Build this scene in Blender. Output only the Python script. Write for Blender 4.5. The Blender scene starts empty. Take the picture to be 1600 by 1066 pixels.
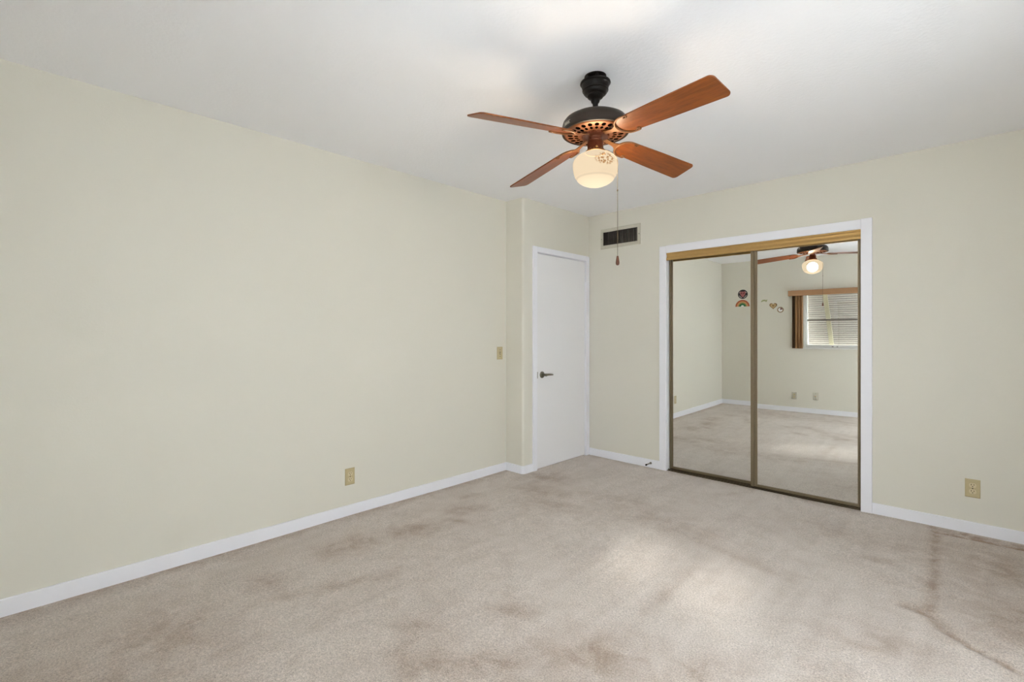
import bpy, bmesh, math, random
import numpy as np
from mathutils import Vector, Matrix

random.seed(7)
SC = bpy.context.scene
COL = SC.collection
PI = math.pi

# ---------------------------------------------------------------- camera, sky, sun, exposure
H = 2.48                       # ceiling height
XR, YB = 3.75, -4.55           # right wall, back wall (closet wall is y = 0, long wall is x = 0)
JX, JY = 0.211, -1.012         # the step in the long wall that carries the door
cam_d = bpy.data.cameras.new('camera')
cam = bpy.data.objects.new('camera', cam_d)
COL.objects.link(cam)
cam.location = (3.1334, -4.2026, 1.2527)
cam.rotation_euler = (PI / 2, 0, 0.764445)
cam_d.sensor_width = 36.0
cam_d.lens = 755.8588 / 1600 * 36
cam_d.shift_y = -10.3 / 1600
cam_d.clip_start = 0.02
SC.camera = cam

SC.view_settings.view_transform = 'Standard'
SC.view_settings.look = 'None'
SC.view_settings.gamma = 1.0
SC.view_settings.use_curve_mapping = False
SC.view_settings.exposure = 0.04
SC.cycles.use_denoising = True
SC.cycles.max_bounces = 14
SC.cycles.diffuse_bounces = 8
SC.cycles.glossy_bounces = 6
SC.cycles.transparent_max_bounces = 16

SKY = 14.0
W = bpy.data.worlds.new('sky')
SC.world = W
W.use_nodes = True
wn = W.node_tree
wn.nodes.clear()
w_out = wn.nodes.new('ShaderNodeOutputWorld')
w_bg = wn.nodes.new('ShaderNodeBackground')
w_tc = wn.nodes.new('ShaderNodeTexCoord')
w_sep = wn.nodes.new('ShaderNodeSeparateXYZ')
w_map = wn.nodes.new('ShaderNodeMapRange')
w_map.inputs['From Min'].default_value = -1
w_map.inputs['From Max'].default_value = 1
w_rmp = wn.nodes.new('ShaderNodeValToRGB')
cr = w_rmp.color_ramp
cr.elements[0].position = 0.0
cr.elements[0].color = (0.98, 1.01, 1.04, 1)
cr.elements[1].position = 1.0
cr.elements[1].color = (0.74, 0.86, 1.05, 1)
e = cr.elements.new(0.485); e.color = (0.98, 1.01, 1.04, 1)
e = cr.elements.new(0.53); e.color = (0.91, 0.965, 1.07, 1)
w_bg.inputs['Strength'].default_value = SKY
wn.links.new(w_tc.outputs['Generated'], w_sep.inputs[0])
wn.links.new(w_sep.outputs['Z'], w_map.inputs['Value'])
wn.links.new(w_map.outputs[0], w_rmp.inputs[0])
wn.links.new(w_rmp.outputs[0], w_bg.inputs['Color'])
wn.links.new(w_bg.outputs[0], w_out.inputs['Surface'])

sun_d = bpy.data.lights.new('sun', 'SUN')
sun_d.energy = 2.4
sun_d.angle = math.radians(3.5)
sun_d.color = (1.0, 0.95, 0.88)
sun = bpy.data.objects.new('sun', sun_d)
COL.objects.link(sun)
sun_dir = Vector((-0.18, 1.0, -0.585)).normalized()       # the way the light travels
sun.rotation_euler = sun_dir.to_track_quat('-Z', 'Y').to_euler()
sun.location = (2.5, -7.5, 4.5)


def portal(name, loc, size, rot):
    d = bpy.data.lights.new(name, 'AREA')
    d.shape = 'RECTANGLE'
    d.size, d.size_y = size
    d.cycles.is_portal = True
    o = bpy.data.objects.new(name, d)
    COL.objects.link(o)
    o.location = loc
    o.rotation_euler = rot
    return o


portal('daylight_back', (2.10, YB - 0.19, 1.48), (1.58, 0.84), (PI / 2, 0, 0))
portal('fill_daylight_right', (XR + 0.19, -3.025, 1.05), (2.55, 1.5), (PI / 2, 0, PI / 2))  # portal of the added fill-light window
portal('fill_daylight_door', (3.36, YB - 0.19, 1.12), (0.68, 2.17), (PI / 2, 0, 0))  # portal of the added fill-light door


# ---------------------------------------------------------------- materials
def srgb(r, g, b):
    def f(c):
        c /= 255.0
        return c / 12.92 if c <= 0.04045 else ((c + 0.055) / 1.055) ** 2.4
    return (f(r), f(g), f(b), 1.0)


class NT:
    """small helper round a node tree"""
    def __init__(self, name):
        self.m = bpy.data.materials.new(name)
        self.m.use_nodes = True
        self.t = self.m.node_tree
        self.t.nodes.clear()
        self.out = self.t.nodes.new('ShaderNodeOutputMaterial')

    def n(self, kind, **kw):
        nd = self.t.nodes.new(kind)
        for k, v in kw.items():
            setattr(nd, k, v)
        return nd

    def l(self, a, b):
        self.t.links.new(a, b)

    def setin(self, nd, **kw):
        for k, v in kw.items():
            nd.inputs[k.replace('_', ' ')].default_value = v
        return nd

    def mix(self, fac, a, b, mode='MIX'):
        nd = self.n('ShaderNodeMix', data_type='RGBA', blend_type=mode)
        for sock, val in ((nd.inputs['Factor'], fac), (nd.inputs[6], a), (nd.inputs[7], b)):
            if hasattr(val, 'links'):
                self.l(val, sock)
            else:
                sock.default_value = val
        return nd.outputs[2]

    def math(self, op, a, b=0.0, clamp=False):
        nd = self.n('ShaderNodeMath', operation=op, use_clamp=clamp)
        for sock, val in zip(nd.inputs, (a, b)):
            if hasattr(val, 'links'):
                self.l(val, sock)
            else:
                sock.default_value = val
        return nd.outputs[0]

    def noise(self, vec, scale, detail=3, rough=0.5, dist=0.0):
        nd = self.n('ShaderNodeTexNoise')
        nd.inputs['Scale'].default_value = scale
        nd.inputs['Detail'].default_value = detail
        nd.inputs['Roughness'].default_value = rough
        nd.inputs['Distortion'].default_value = dist
        if vec is not None:
            self.l(vec, nd.inputs['Vector'])
        return nd.outputs['Fac']

    def rng(self, val, a, b, c=0.0, d=1.0):
        nd = self.n('ShaderNodeMapRange')
        nd.inputs[1].default_value = a
        nd.inputs[2].default_value = b
        nd.inputs[3].default_value = c
        nd.inputs[4].default_value = d
        self.l(val, nd.inputs[0])
        return nd.outputs[0]

    def obj(self):
        return self.n('ShaderNodeTexCoord').outputs['Object']

    def bump(self, height, strength, dist):
        nd = self.n('ShaderNodeBump')
        nd.inputs['Strength'].default_value = strength
        nd.inputs['Distance'].default_value = dist
        self.l(height, nd.inputs['Height'])
        return nd.outputs[0]

    def bsdf(self, color=None, rough=0.5, metal=0.0, normal=None, **kw):
        b = self.n('ShaderNodeBsdfPrincipled')
        if color is not None:
            if hasattr(color, 'links'):
                self.l(color, b.inputs['Base Color'])
            else:
                b.inputs['Base Color'].default_value = color
        if hasattr(rough, 'links'):
            self.l(rough, b.inputs['Roughness'])
        else:
            b.inputs['Roughness'].default_value = rough
        b.inputs['Metallic'].default_value = metal
        if normal is not None:
            self.l(normal, b.inputs['Normal'])
        for k, v in kw.items():
            b.inputs[k.replace('_', ' ')].default_value = v
        self.l(b.outputs[0], self.out.inputs['Surface'])
        return b


def mat_paint(name, col, rough=0.55, bump=0.12, scale=90, mottled=0.03):
    t = NT(name)
    v = t.obj()
    big = t.noise(v, 1.3, 3)
    c2 = tuple(x * (1 - mottled) for x in col[:3]) + (1,)
    c = t.mix(big, c2, col)
    fine = t.noise(v, scale, 4, 0.6)
    t.bsdf(c, rough, normal=t.bump(fine, bump, 0.004))
    return t.m


def mat_plain(name, col, rough=0.45, metal=0.0, vary=0.06, scale=40, **kw):
    t = NT(name)
    v = t.obj()
    nz = t.noise(v, scale, 3)
    c = t.mix(nz, tuple(x * (1 - vary) for x in col[:3]) + (1,), tuple(min(1, x * (1 + vary)) for x in col[:3]) + (1,))
    t.bsdf(c, rough, metal, **kw)
    return t.m


def mat_wood(name, dark, light, axis_scale=(3, 30, 30), rough=0.38):
    t = NT(name)
    v = t.obj()
    mp = t.n('ShaderNodeMapping')
    mp.inputs['Scale'].default_value = axis_scale
    t.l(v, mp.inputs[0])
    g = t.noise(mp.outputs[0], 2.0, 5, 0.6, 0.4)
    g2 = t.noise(mp.outputs[0], 9.0, 3, 0.6)
    g = t.math('ADD', t.math('MULTIPLY', g, 0.7), t.math('MULTIPLY', g2, 0.3))
    c = t.mix(t.rng(g, 0.32, 0.68), dark, light)
    t.bsdf(c, rough, normal=t.bump(g2, 0.05, 0.002), Coat_Weight=0.08, Coat_Roughness=0.3, Specular_IOR_Level=0.35)
    return t.m


def mat_carpet():
    t = NT('beige_cut_pile_carpet')
    v = t.obj()
    fine = t.noise(v, 260, 2, 0.7)
    tuft = t.noise(v, 135, 3, 0.65)
    mid = t.noise(v, 9, 4, 0.6, 0.6)
    big = t.noise(v, 1.6, 4, 0.55, 0.5)
    # pile brushed this way and that
    mp = t.n('ShaderNodeMapping')
    mp.inputs['Rotation'].default_value = (0, 0, math.radians(-28))
    mp.inputs['Scale'].default_value = (9.0, 0.9, 1)
    t.l(v, mp.inputs[0])
    streak = t.noise(mp.outputs[0], 1.6, 3, 0.5, 0.3)
    at = t.n('ShaderNodeAttribute', attribute_name='wear_shade')
    wear_shade = at.outputs['Fac']
    base = t.mix(t.rng(big, 0.3, 0.7), CARPET_A, CARPET_B)
    base = t.mix(t.rng(streak, 0.35, 0.7, 0, 0.45), base, CARPET_C)
    base = t.mix(t.rng(mid, 0.45, 0.75, 0, 0.22), base, CARPET_D)
    ragged = t.math('MULTIPLY', wear_shade, t.rng(mid, 0.3, 0.62, 0.25, 1.25), clamp=True)
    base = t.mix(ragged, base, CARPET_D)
    sp = t.math('ADD', t.math('MULTIPLY', fine, 0.5), t.math('MULTIPLY', tuft, 0.5))
    val = t.rng(sp, 0.33, 0.67, 0.54, 1.40)
    hsv = t.n('ShaderNodeHueSaturation')
    t.l(base, hsv.inputs['Color'])
    t.l(val, hsv.inputs['Value'])
    h = t.math('ADD', t.math('MULTIPLY', tuft, 0.7), t.math('MULTIPLY', fine, 0.3))
    t.bsdf(hsv.outputs[0], 0.95, normal=t.bump(h, 0.55, 0.012), Sheen_Weight=0.25, Sheen_Roughness=0.5, Specular_IOR_Level=0.15)
    return t.m


CARPET_A = srgb(190, 179, 170)
CARPET_B = srgb(206, 196, 188)
CARPET_C = srgb(215, 205, 198)
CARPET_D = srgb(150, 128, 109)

M = {}
M['wall'] = mat_paint('cream_wall_paint', srgb(219, 216, 205), 0.6)
M['ceiling'] = mat_paint('white_ceiling_paint', srgb(244, 245, 249), 0.7, 0.35, 60)
M['trim'] = mat_paint('white_gloss_trim_paint', srgb(238, 239, 246), 0.35, 0.04, 60, 0.02)
M['door'] = mat_paint('white_door_paint', srgb(236, 236, 239), 0.45, 0.03, 60, 0.02)
M['carpet'] = mat_carpet()
M['concrete'] = mat_plain('concrete', srgb(150, 148, 140), 0.9)
M['bronze'] = mat_plain('dark_oil_rubbed_bronze', srgb(40, 29, 20), 0.45, 0.35)
M['black_bronze'] = mat_plain('black_bronze', srgb(17, 13, 11), 0.4, 0.0, Specular_IOR_Level=0.25)
M['copper'] = mat_plain('antique_copper', srgb(136, 84, 52), 0.42, 0.45)
M['copper_dark'] = mat_plain('dark_antique_copper', srgb(112, 62, 40), 0.4, 0.5)
M['brass'] = mat_plain('antique_brass', srgb(206, 160, 92), 0.38, 0.6)
M['iron'] = mat_plain('copper_toned_blade_iron', srgb(118, 77, 43), 0.5, 0.3)
M['old_gold'] = mat_plain('old_gold_metal', srgb(150, 108, 58), 0.4, 0.5)
M['chain'] = mat_plain('aged_brass_chain', srgb(112, 96, 74), 0.6, 0.3)
M['hole'] = mat_plain('dark_hollow', srgb(7, 5, 4), 1.0, Specular_IOR_Level=0.0)
M['blade'] = mat_wood('cherry_wood_veneer', srgb(98, 48, 17), srgb(142, 78, 31))
M['fob'] = mat_wood('walnut_stained_wood', srgb(72, 34, 15), srgb(104, 54, 25), (30, 30, 4))
M['ivory'] = mat_plain('ivory_plastic', srgb(186, 172, 134), 0.4)
M['ivory_light'] = mat_plain('pale_ivory_plastic', srgb(204, 191, 156), 0.35)
M['slot'] = mat_plain('dark_slot', srgb(38, 28, 18), 0.8)
M['gold'] = mat_plain('brushed_gold_aluminium', srgb(196, 162, 104), 0.38, 0.75)
M['stile'] = mat_plain('bronze_anodised_aluminium', srgb(130, 117, 94), 0.42, 0.5)
M['stile_dark'] = mat_plain('dark_bronze_aluminium', srgb(84, 72, 52), 0.42, 0.6)
M['vent'] = mat_plain('beige_painted_steel', srgb(194, 190, 176), 0.4)
M['vent_dark'] = mat_plain('dark_duct', srgb(40, 36, 32), 0.8)
M['louver'] = mat_plain('grey_vent_louver', srgb(96, 90, 84), 0.5)
M['nickel'] = mat_plain('satin_nickel', srgb(128, 124, 112), 0.32, 0.85)
M['brown_fabric'] = mat_plain('brown_curtain_fabric', srgb(158, 120, 84), 0.9, 0, 0.15, 120)
M['dark_fabric'] = mat_plain('dark_brown_lining', srgb(84, 66, 46), 0.9, 0, 0.15, 120)
M['valance'] = mat_plain('tan_valance_fabric', srgb(164, 126, 92), 0.85, 0, 0.08, 80)
M['alu'] = mat_plain('white_window_aluminium', srgb(226, 226, 224), 0.4)
M['rail'] = mat_plain('dark_window_rail', srgb(96, 90, 84), 0.45)
M['shutter'] = mat_plain('off_white_shutter_paint', srgb(164, 158, 150), 0.6)
M['slat_shade'] = mat_plain('slat_shade_grey', srgb(104, 98, 92), 0.8)  # shade colour for the lines between shutter slats
M['arm'] = mat_plain('weathered_beige_post', srgb(190, 182, 156), 0.6)


def mat_mirror():
    t = NT('silvered_mirror')
    t.bsdf((0.90, 0.915, 0.90, 1), 0.0, 1.0)
    return t.m


def mat_pane():
    t = NT('window_glass')
    tr = t.n('ShaderNodeBsdfTransparent')
    tr.inputs[0].default_value = (0.95, 0.96, 0.95, 1)
    gl = t.n('ShaderNodeBsdfGlossy')
    gl.inputs['Roughness'].default_value = 0.02
    fr = t.n('ShaderNodeFresnel')
    fr.inputs[0].default_value = 1.45
    mx = t.n('ShaderNodeMixShader')
    t.l(fr.outputs[0], mx.inputs[0])
    t.l(tr.outputs[0], mx.inputs[1])
    t.l(gl.outputs[0], mx.inputs[2])
    t.l(mx.outputs[0], t.out.inputs['Surface'])
    return t.m


def mat_screen():
    t = NT('sun_dimming_mesh')  # dark mesh for the added screen that dims the sun
    tr = t.n('ShaderNodeBsdfTransparent')
    df = t.n('ShaderNodeBsdfDiffuse')
    df.inputs[0].default_value = (0.12, 0.12, 0.12, 1)
    mx = t.n('ShaderNodeMixShader')
    mx.inputs[0].default_value = 0.72
    t.l(tr.outputs[0], mx.inputs[1])
    t.l(df.outputs[0], mx.inputs[2])
    t.l(mx.outputs[0], t.out.inputs['Surface'])
    return t.m


def mat_sheer():
    t = NT('fill_sheer_voile')  # cloth of the added sheers, spreads daylight as fill
    tl = t.n('ShaderNodeBsdfTranslucent')
    tl.inputs[0].default_value = (0.93, 0.93, 0.92, 1)
    df = t.n('ShaderNodeBsdfDiffuse')
    df.inputs[0].default_value = (0.85, 0.85, 0.84, 1)
    mx = t.n('ShaderNodeMixShader')
    mx.inputs[0].default_value = 0.22
    t.l(tl.outputs[0], mx.inputs[1])
    t.l(df.outputs[0], mx.inputs[2])
    t.l(mx.outputs[0], t.out.inputs['Surface'])
    return t.m


def mat_globe():
    """milk glass of a lit lamp, a printed spray of brown flowers on two sides"""
    t = NT('lit_milk_glass')
    v = t.obj()
    sep = t.n('ShaderNodeSeparateXYZ')
    t.l(v, sep.inputs[0])
    ang = t.math('ARCTAN2', sep.outputs[1], sep.outputs[0])
    z = sep.outputs[2]

    def motif(a0, z0, wa, wz):
        da = t.math('MULTIPLY', t.math('SUBTRACT', ang, a0), 1 / wa)
        dz = t.math('MULTIPLY', t.math('SUBTRACT', z, z0), 1 / wz)
        d = t.math('ADD', t.math('MULTIPLY', da, da), t.math('MULTIPLY', dz, dz))
        return t.rng(d, 0.55, 1.1, 1, 0)
    m1 = motif(-0.52, MOTIF_Z, 0.50, 0.029)
    m2 = motif(1.55, MOTIF_Z, 0.45, 0.026)
    reg = t.math('MAXIMUM', m1, m2)
    vo = t.n('ShaderNodeTexVoronoi')
    vo.inputs['Scale'].default_value = 105
    t.l(v, vo.inputs['Vector'])
    leaf = t.rng(vo.outputs['Distance'], 0.44, 0.58, 1, 0)
    n2 = t.noise(v, 45, 2)
    fac = t.math('MULTIPLY', reg, t.math('MULTIPLY', leaf, t.rng(n2, 0.28, 0.42)), clamp=True)
    # brighter towards the tip, where the bulb sits closest to the glass
    glow = t.math('MULTIPLY', t.rng(z, GLOBE_LO, GLOBE_LO + 0.05, 1.25, 0.95), t.rng(t.math('ABSOLUTE', t.math('SUBTRACT', z, GLOBE_LO + 0.039)), 0.0, 0.006, 0.82, 1.0))
    col = t.mix(fac, (1.0, 0.80, 0.55, 1), (0.52, 0.26, 0.10, 1))
    em = t.n('ShaderNodeEmission')
    t.l(col, em.inputs['Color'])
    t.l(t.math('MULTIPLY', glow, GLOBE_EMIT), em.inputs['Strength'])
    tr = t.n('ShaderNodeBsdfTransparent')
    tr.inputs[0].default_value = (1.0, 0.93, 0.82, 1)
    mx = t.n('ShaderNodeMixShader')
    mx.inputs[0].default_value = 0.90
    t.l(tr.outputs[0], mx.inputs[1])
    t.l(em.outputs[0], mx.inputs[2])
    t.l(mx.outputs[0], t.out.inputs['Surface'])
    return t.m


FAN = Vector((1.826, -2.266, H))
GLOBE_LO = 1.9535 - H
MOTIF_Z = 2.057 - H
GLOBE_EMIT = 0.95
M['mirror'] = mat_mirror()
M['pane'] = mat_pane()
M['screen'] = mat_screen()
M['globe'] = mat_globe()
M['sheer'] = mat_sheer()


# ---------------------------------------------------------------- mesh helpers
def box(bm, x0, x1, y0, y1, z0, z1, mtx=None):
    vs = [bm.verts.new((x, y, z)) for x in (x0, x1) for y in (y0, y1) for z in (z0, z1)]
    for f in ((0, 1, 3, 2), (4, 6, 7, 5), (0, 4, 5, 1), (2, 3, 7, 6), (0, 2, 6, 4), (1, 5, 7, 3)):
        bm.faces.new([vs[i] for i in f])
    if mtx is not None:
        bmesh.ops.transform(bm, matrix=mtx, verts=vs)
    return vs


def lathe(bm, prof, seg=48, cx=0.0, cy=0.0):
    rings = []
    for r, z in prof:
        if r < 1e-6:
            rings.append([bm.verts.new((cx, cy, z))])
        else:
            rings.append([bm.verts.new((cx + r * math.cos(2 * PI * i / seg), cy + r * math.sin(2 * PI * i / seg), z)) for i in range(seg)])
    for a, b in zip(rings, rings[1:]):
        for i in range(seg):
            j = (i + 1) % seg
            if len(a) == 1 and len(b) == 1:
                continue
            if len(a) == 1:
                bm.faces.new((a[0], b[i], b[j]))
            elif len(b) == 1:
                bm.faces.new((a[i], b[0], a[j]))
            else:
                bm.faces.new((a[i], b[i], b[j], a[j]))
    return rings


def tube(bm, pts, rad, seg=10, closed_ends=True):
    """sweep a circle along points; rad may be a list"""
    pts = [Vector(p) for p in pts]
    n = len(pts)
    rads = rad if isinstance(rad, (list, tuple)) else [rad] * n
    up = Vector((0, 0, 1))
    rings = []
    for i, p in enumerate(pts):
        d = (pts[min(i + 1, n - 1)] - pts[max(i - 1, 0)]).normalized()
        ref = up if abs(d.dot(up)) < 0.95 else Vector((1, 0, 0))
        a = d.cross(ref).normalized()
        b = a.cross(d).normalized()
        rings.append([bm.verts.new(p + (a * math.cos(2 * PI * k / seg) + b * math.sin(2 * PI * k / seg)) * rads[i]) for k in range(seg)])
    for r0, r1 in zip(rings, rings[1:]):
        for k in range(seg):
            bm.faces.new((r0[k], r0[(k + 1) % seg], r1[(k + 1) % seg], r1[k]))
    if closed_ends:
        bm.faces.new(list(reversed(rings[0])))
        bm.faces.new(rings[-1])


def prism(bm, outline, t0, t1, place):
    """closed 2D outline extruded from t0 to t1; place(u, v, t) -> 3D"""
    a = [bm.verts.new(place(u, v, t0)) for u, v in outline]
    b = [bm.verts.new(place(u, v, t1)) for u, v in outline]
    n = len(outline)
    bm.faces.new(list(reversed(a)))
    bm.faces.new(b)
    for i in range(n):
        j = (i + 1) % n
        bm.faces.new((a[i], a[j], b[j], b[i]))


def ring_prism(bm, outer, inner, t0, t1, place):
    """band between two outlines with the same number of points"""
    n = len(outer)
    A = [[bm.verts.new(place(u, v, t)) for u, v in o] for t in (t0, t1) for o in (outer, inner)]
    for i in range(n):
        j = (i + 1) % n
        bm.faces.new((A[0][i], A[1][i], A[1][j], A[0][j]))
        bm.faces.new((A[2][i], A[2][j], A[3][j], A[3][i]))
        bm.faces.new((A[0][i], A[0][j], A[2][j], A[2][i]))
        bm.faces.new((A[1][i], A[3][i], A[3][j], A[1][j]))


def circle(r, n=32, cx=0, cy=0, ry=None):
    ry = r if ry is None else ry
    return [(cx + r * math.cos(2 * PI * i / n), cy + ry * math.sin(2 * PI * i / n)) for i in range(n)]


def obj(name, bm, mat, parent=None, smooth=False, bevel=0.0, seg=2, angle=40, loc=None):
    bmesh.ops.recalc_face_normals(bm, faces=bm.faces)
    me = bpy.data.meshes.new(name)
    bm.to_mesh(me)
    bm.free()
    me.materials.append(mat)
    o = bpy.data.objects.new(name, me)
    COL.objects.link(o)
    if smooth:
        for p in me.polygons:
            p.use_smooth = True
        me.set_sharp_from_angle(angle=math.radians(angle))
    if bevel:
        md = o.modifiers.new('bevel', 'BEVEL')
        md.width = bevel
        md.segments = seg
        md.limit_method = 'ANGLE'
        md.angle_limit = math.radians(50)
    if parent is not None:
        o.parent = parent
    if loc is not None:
        o.location = loc
    return o


def empty(name, loc, rot=(0, 0, 0)):
    o = bpy.data.objects.new(name, None)
    o.empty_display_size = 0.1
    COL.objects.link(o)
    o.location = loc
    o.rotation_euler = rot
    return o


def tag(o, label=None, cat=None, group=None, kind=None):
    if label:
        o['label'] = label
    if cat:
        o['category'] = cat
    if group:
        o['group'] = group
    if kind:
        o['kind'] = kind
    return o


def struct(o, label=None, cat=None):
    return tag(o, label, cat, kind='structure')


# ---------------------------------------------------------------- the room shell
# floor: carpet as a fine grid so that its wrinkles and loose edge are real
def build_floor():
    x0, x1, y0, y1 = 0.0, XR, YB, 0.0
    nx, ny = 235, 285
    xs = np.linspace(x0, x1, nx)
    ys = np.linspace(y0, y1, ny)
    X, Y = np.meshgrid(xs, ys)

    def seg_dist(ax, ay, bx, by):
        dx, dy = bx - ax, by - ay
        L2 = dx * dx + dy * dy
        t = np.clip(((X - ax) * dx + (Y - ay) * dy) / L2, 0, 1)
        return np.hypot(X - ax - t * dx, Y - ay - t * dy), t

    Z = np.zeros_like(X)
    rs = np.random.RandomState(3)
    for k in range(26):                       # slow unevenness of a worn carpet
        fx, fy = rs.uniform(-5, 5, 2)
        Z += 0.0007 * np.sin(fx * X + fy * Y + rs.uniform(0, 6.28))
    wear_shade = np.zeros_like(X)  # carpet wear, plus dim lines painted at the sun patch

    def crease(pts, width, depth, dark):
        nonlocal Z, wear_shade
        for (ax, ay), (bx, by) in zip(pts, pts[1:]):
            d, t = seg_dist(ax, ay, bx, by)
            g = np.exp(-(d / width) ** 2)
            Z = Z - depth * g
            wear_shade = np.maximum(wear_shade, dark * np.exp(-(d / (width * 1.25)) ** 2))

    # the furniture edge pressed into the pile at the right, with its loose strip along the wall
    crease([(2.955, -0.16), (2.972, -0.8), (2.985, -1.30)], 0.024, 0.006, 0.75)
    crease([(2.90, -1.33), (2.985, -1.34), (3.02, -1.42)], 0.035, 0.008, 0.75)
    crease([(3.02, -1.45), (3.12, -1.53), (3.3, -1.64), (3.5, -1.74)], 0.016, 0.009, 0.8)
    crease([(2.945, -0.118), (3.3, -0.112), (3.75, -0.115)], 0.020, 0.012, 1.5)
    crease([(2.945, -0.06), (3.75, -0.055)], 0.035, 0.004, 0.9)
    # long faint seams, and a streak of light imitated in the pile
    crease([(1.20, -2.25), (1.70, -2.72)], 0.03, 0.002, 0.18)
    crease([(1.60, -1.20), (2.40, -1.42)], 0.05, 0.002, 0.30)  # paints the dark gap between sun patch and light streak
    crease([(1.62, -1.06), (1.95, -1.16), (2.36, -1.30)], 0.022, -0.006, 0.0)  # raised ridge standing in for a thin streak of light
    crease([(1.66, -0.42), (1.84, -0.05)], 0.03, 0.002, 0.22)

    def blob(cx, cy, rx, ry, rot, amt):
        nonlocal wear_shade
        c, s = math.cos(rot), math.sin(rot)
        u = ((X - cx) * c + (Y - cy) * s) / rx
        v = (-(X - cx) * s + (Y - cy) * c) / ry
        wear_shade = np.maximum(wear_shade, amt * np.exp(-(u * u + v * v)))

    for b in [(0.42, -0.95, 0.22, 0.16, 0.6, 0.55), (0.62, -1.25, 0.25, 0.14, 0.2, 0.5), (0.86, -1.45, 0.22, 0.14, 0.4, 0.45),
              (0.49, -1.95, 0.14, 0.09, 0.9, 0.6), (0.53, -2.42, 0.20, 0.10, 1.2, 0.65), (0.45, -2.78, 0.22, 0.12, 1.4, 0.6),
              (0.30, -1.72, 0.10, 0.05, 1.3, 0.5), (0.62, -2.12, 0.10, 0.05, 0.3, 0.5), (0.55, -3.3, 0.12, 0.10, 0.2, 0.45),
              (0.85, -3.05, 0.40, 0.05, 1.2, 0.35), (1.62, -2.62, 0.10, 0.06, 0.9, 0.55), (1.80, -2.95, 0.20, 0.09, 1.1, 0.6),
              (1.62, -3.10, 0.16, 0.12, 0.2, 0.5), (2.05, -2.62, 0.22, 0.13, 0.6, 0.65), (2.38, -2.45, 0.20, 0.09, 0.9, 0.5),
              (2.18, -2.85, 0.24, 0.10, 0.4, 0.5), (1.40, -3.0, 0.10, 0.05, 0.6, 0.45), (2.05, -1.95, 0.03, 0.35, 0.05, 0.35),  # last strip paints the dim line dividing the sun patch
              (2.60, -0.55, 0.30, 0.16, 0.1, 0.35), (2.75, -0.85, 0.10, 0.05, 0.3, 0.4), (1.15, -1.0, 0.35, 0.12, 0.2, 0.3),
              (1.5, -1.15, 0.5, 0.16, -0.1, 0.3), (2.85, -1.75, 0.2, 0.1, 0.5, 0.4), (3.30, -1.15, 0.32, 0.45, 0.1, 0.55),
              (3.3, -0.55, 0.40, 0.35, 0.1, 0.55), (2.8, -2.3, 0.12, 0.3, 0.3, 0.45), (0.9, -2.75, 0.02, 0.02, 0, 0.7),
              (1.05, -4.0, 0.5, 0.25, 0.5, 0.4), (2.2, -3.9, 0.9, 0.25, 0.05, 0.5), (0.7, -3.75, 0.3, 0.2, 0.4, 0.45)]:
        blob(*b)
    # dirt line along the walls
    wear_shade = np.maximum(wear_shade, 0.55 * np.exp(-(X / 0.09) ** 2))
    wear_shade = np.maximum(wear_shade, 0.45 * np.exp(-(Y / 0.06) ** 2))
    wear_shade = np.maximum(wear_shade, 0.45 * np.exp(-((Y - YB) / 0.12) ** 2))
    # carpet laid to the jog as well
    verts = np.stack([X, Y, Z], -1).reshape(-1, 3)
    idx = np.arange(nx * ny).reshape(ny, nx)
    f = np.stack([idx[:-1, :-1], idx[:-1, 1:], idx[1:, 1:], idx[1:, :-1]], -1).reshape(-1, 4)
    me = bpy.data.meshes.new('floor')
    me.from_pydata(verts.tolist(), [], f.tolist())
    at = me.attributes.new('wear_shade', 'FLOAT', 'POINT')
    at.data.foreach_set('value', wear_shade.reshape(-1).astype(np.float32))
    me.materials.append(M['carpet'])
    for p in me.polygons:
        p.use_smooth = True
    o = bpy.data.objects.new('floor', me)
    COL.objects.link(o)
    struct(o, 'worn beige cut-pile carpet covering the whole bedroom floor', 'carpet')
    # slab below
    bm = bmesh.new()
    box(bm, -0.3, XR + 0.3, YB - 0.3, 0.8, -0.2, -0.03)
    s = obj('floor_slab', bm, M['concrete'])
    s.parent = o
    return o


build_floor()

bm = bmesh.new()
box(bm, -0.3, XR + 0.3, YB - 0.3, 0.8, H, H + 0.12)
struct(obj('ceiling', bm, M['ceiling']), 'flat white ceiling with light orange-peel texture', 'ceiling')

# long wall on the left
bm = bmesh.new()
box(bm, -0.15, 0.0, YB - 0.2, 0.25, -0.03, H)
struct(obj('wall_left', bm, M['wall']), 'long cream wall on the left of the room', 'wall')

# jog with its rounded corner, door opening left free
DY0, DY1, DZ = -0.838, -0.056, 2.012       # door opening
bm = bmesh.new()
R = 0.022
outl = [(0.0, JY)]
for i in range(7):
    t = -PI / 2 + (PI / 2) * i / 6
    outl.append((JX - R + R * math.cos(t), JY + R + R * math.sin(t)))
outl += [(JX, DY0), (0.0, DY0)]
prism(bm, outl, -0.03, H, lambda u, v, t: (u, v, t))
box(bm, 0.0, JX, DY0, 0.0, DZ, H)
box(bm, 0.0, JX, DY1, 0.0, -0.03, DZ)
box(bm, 0.0, 0.08, DY0, DY1, -0.03, DZ)     # behind the door leaf
struct(obj('wall_jog', bm, M['wall'], smooth=True, angle=30), 'short cream wall step that holds the white door', 'wall')

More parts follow.
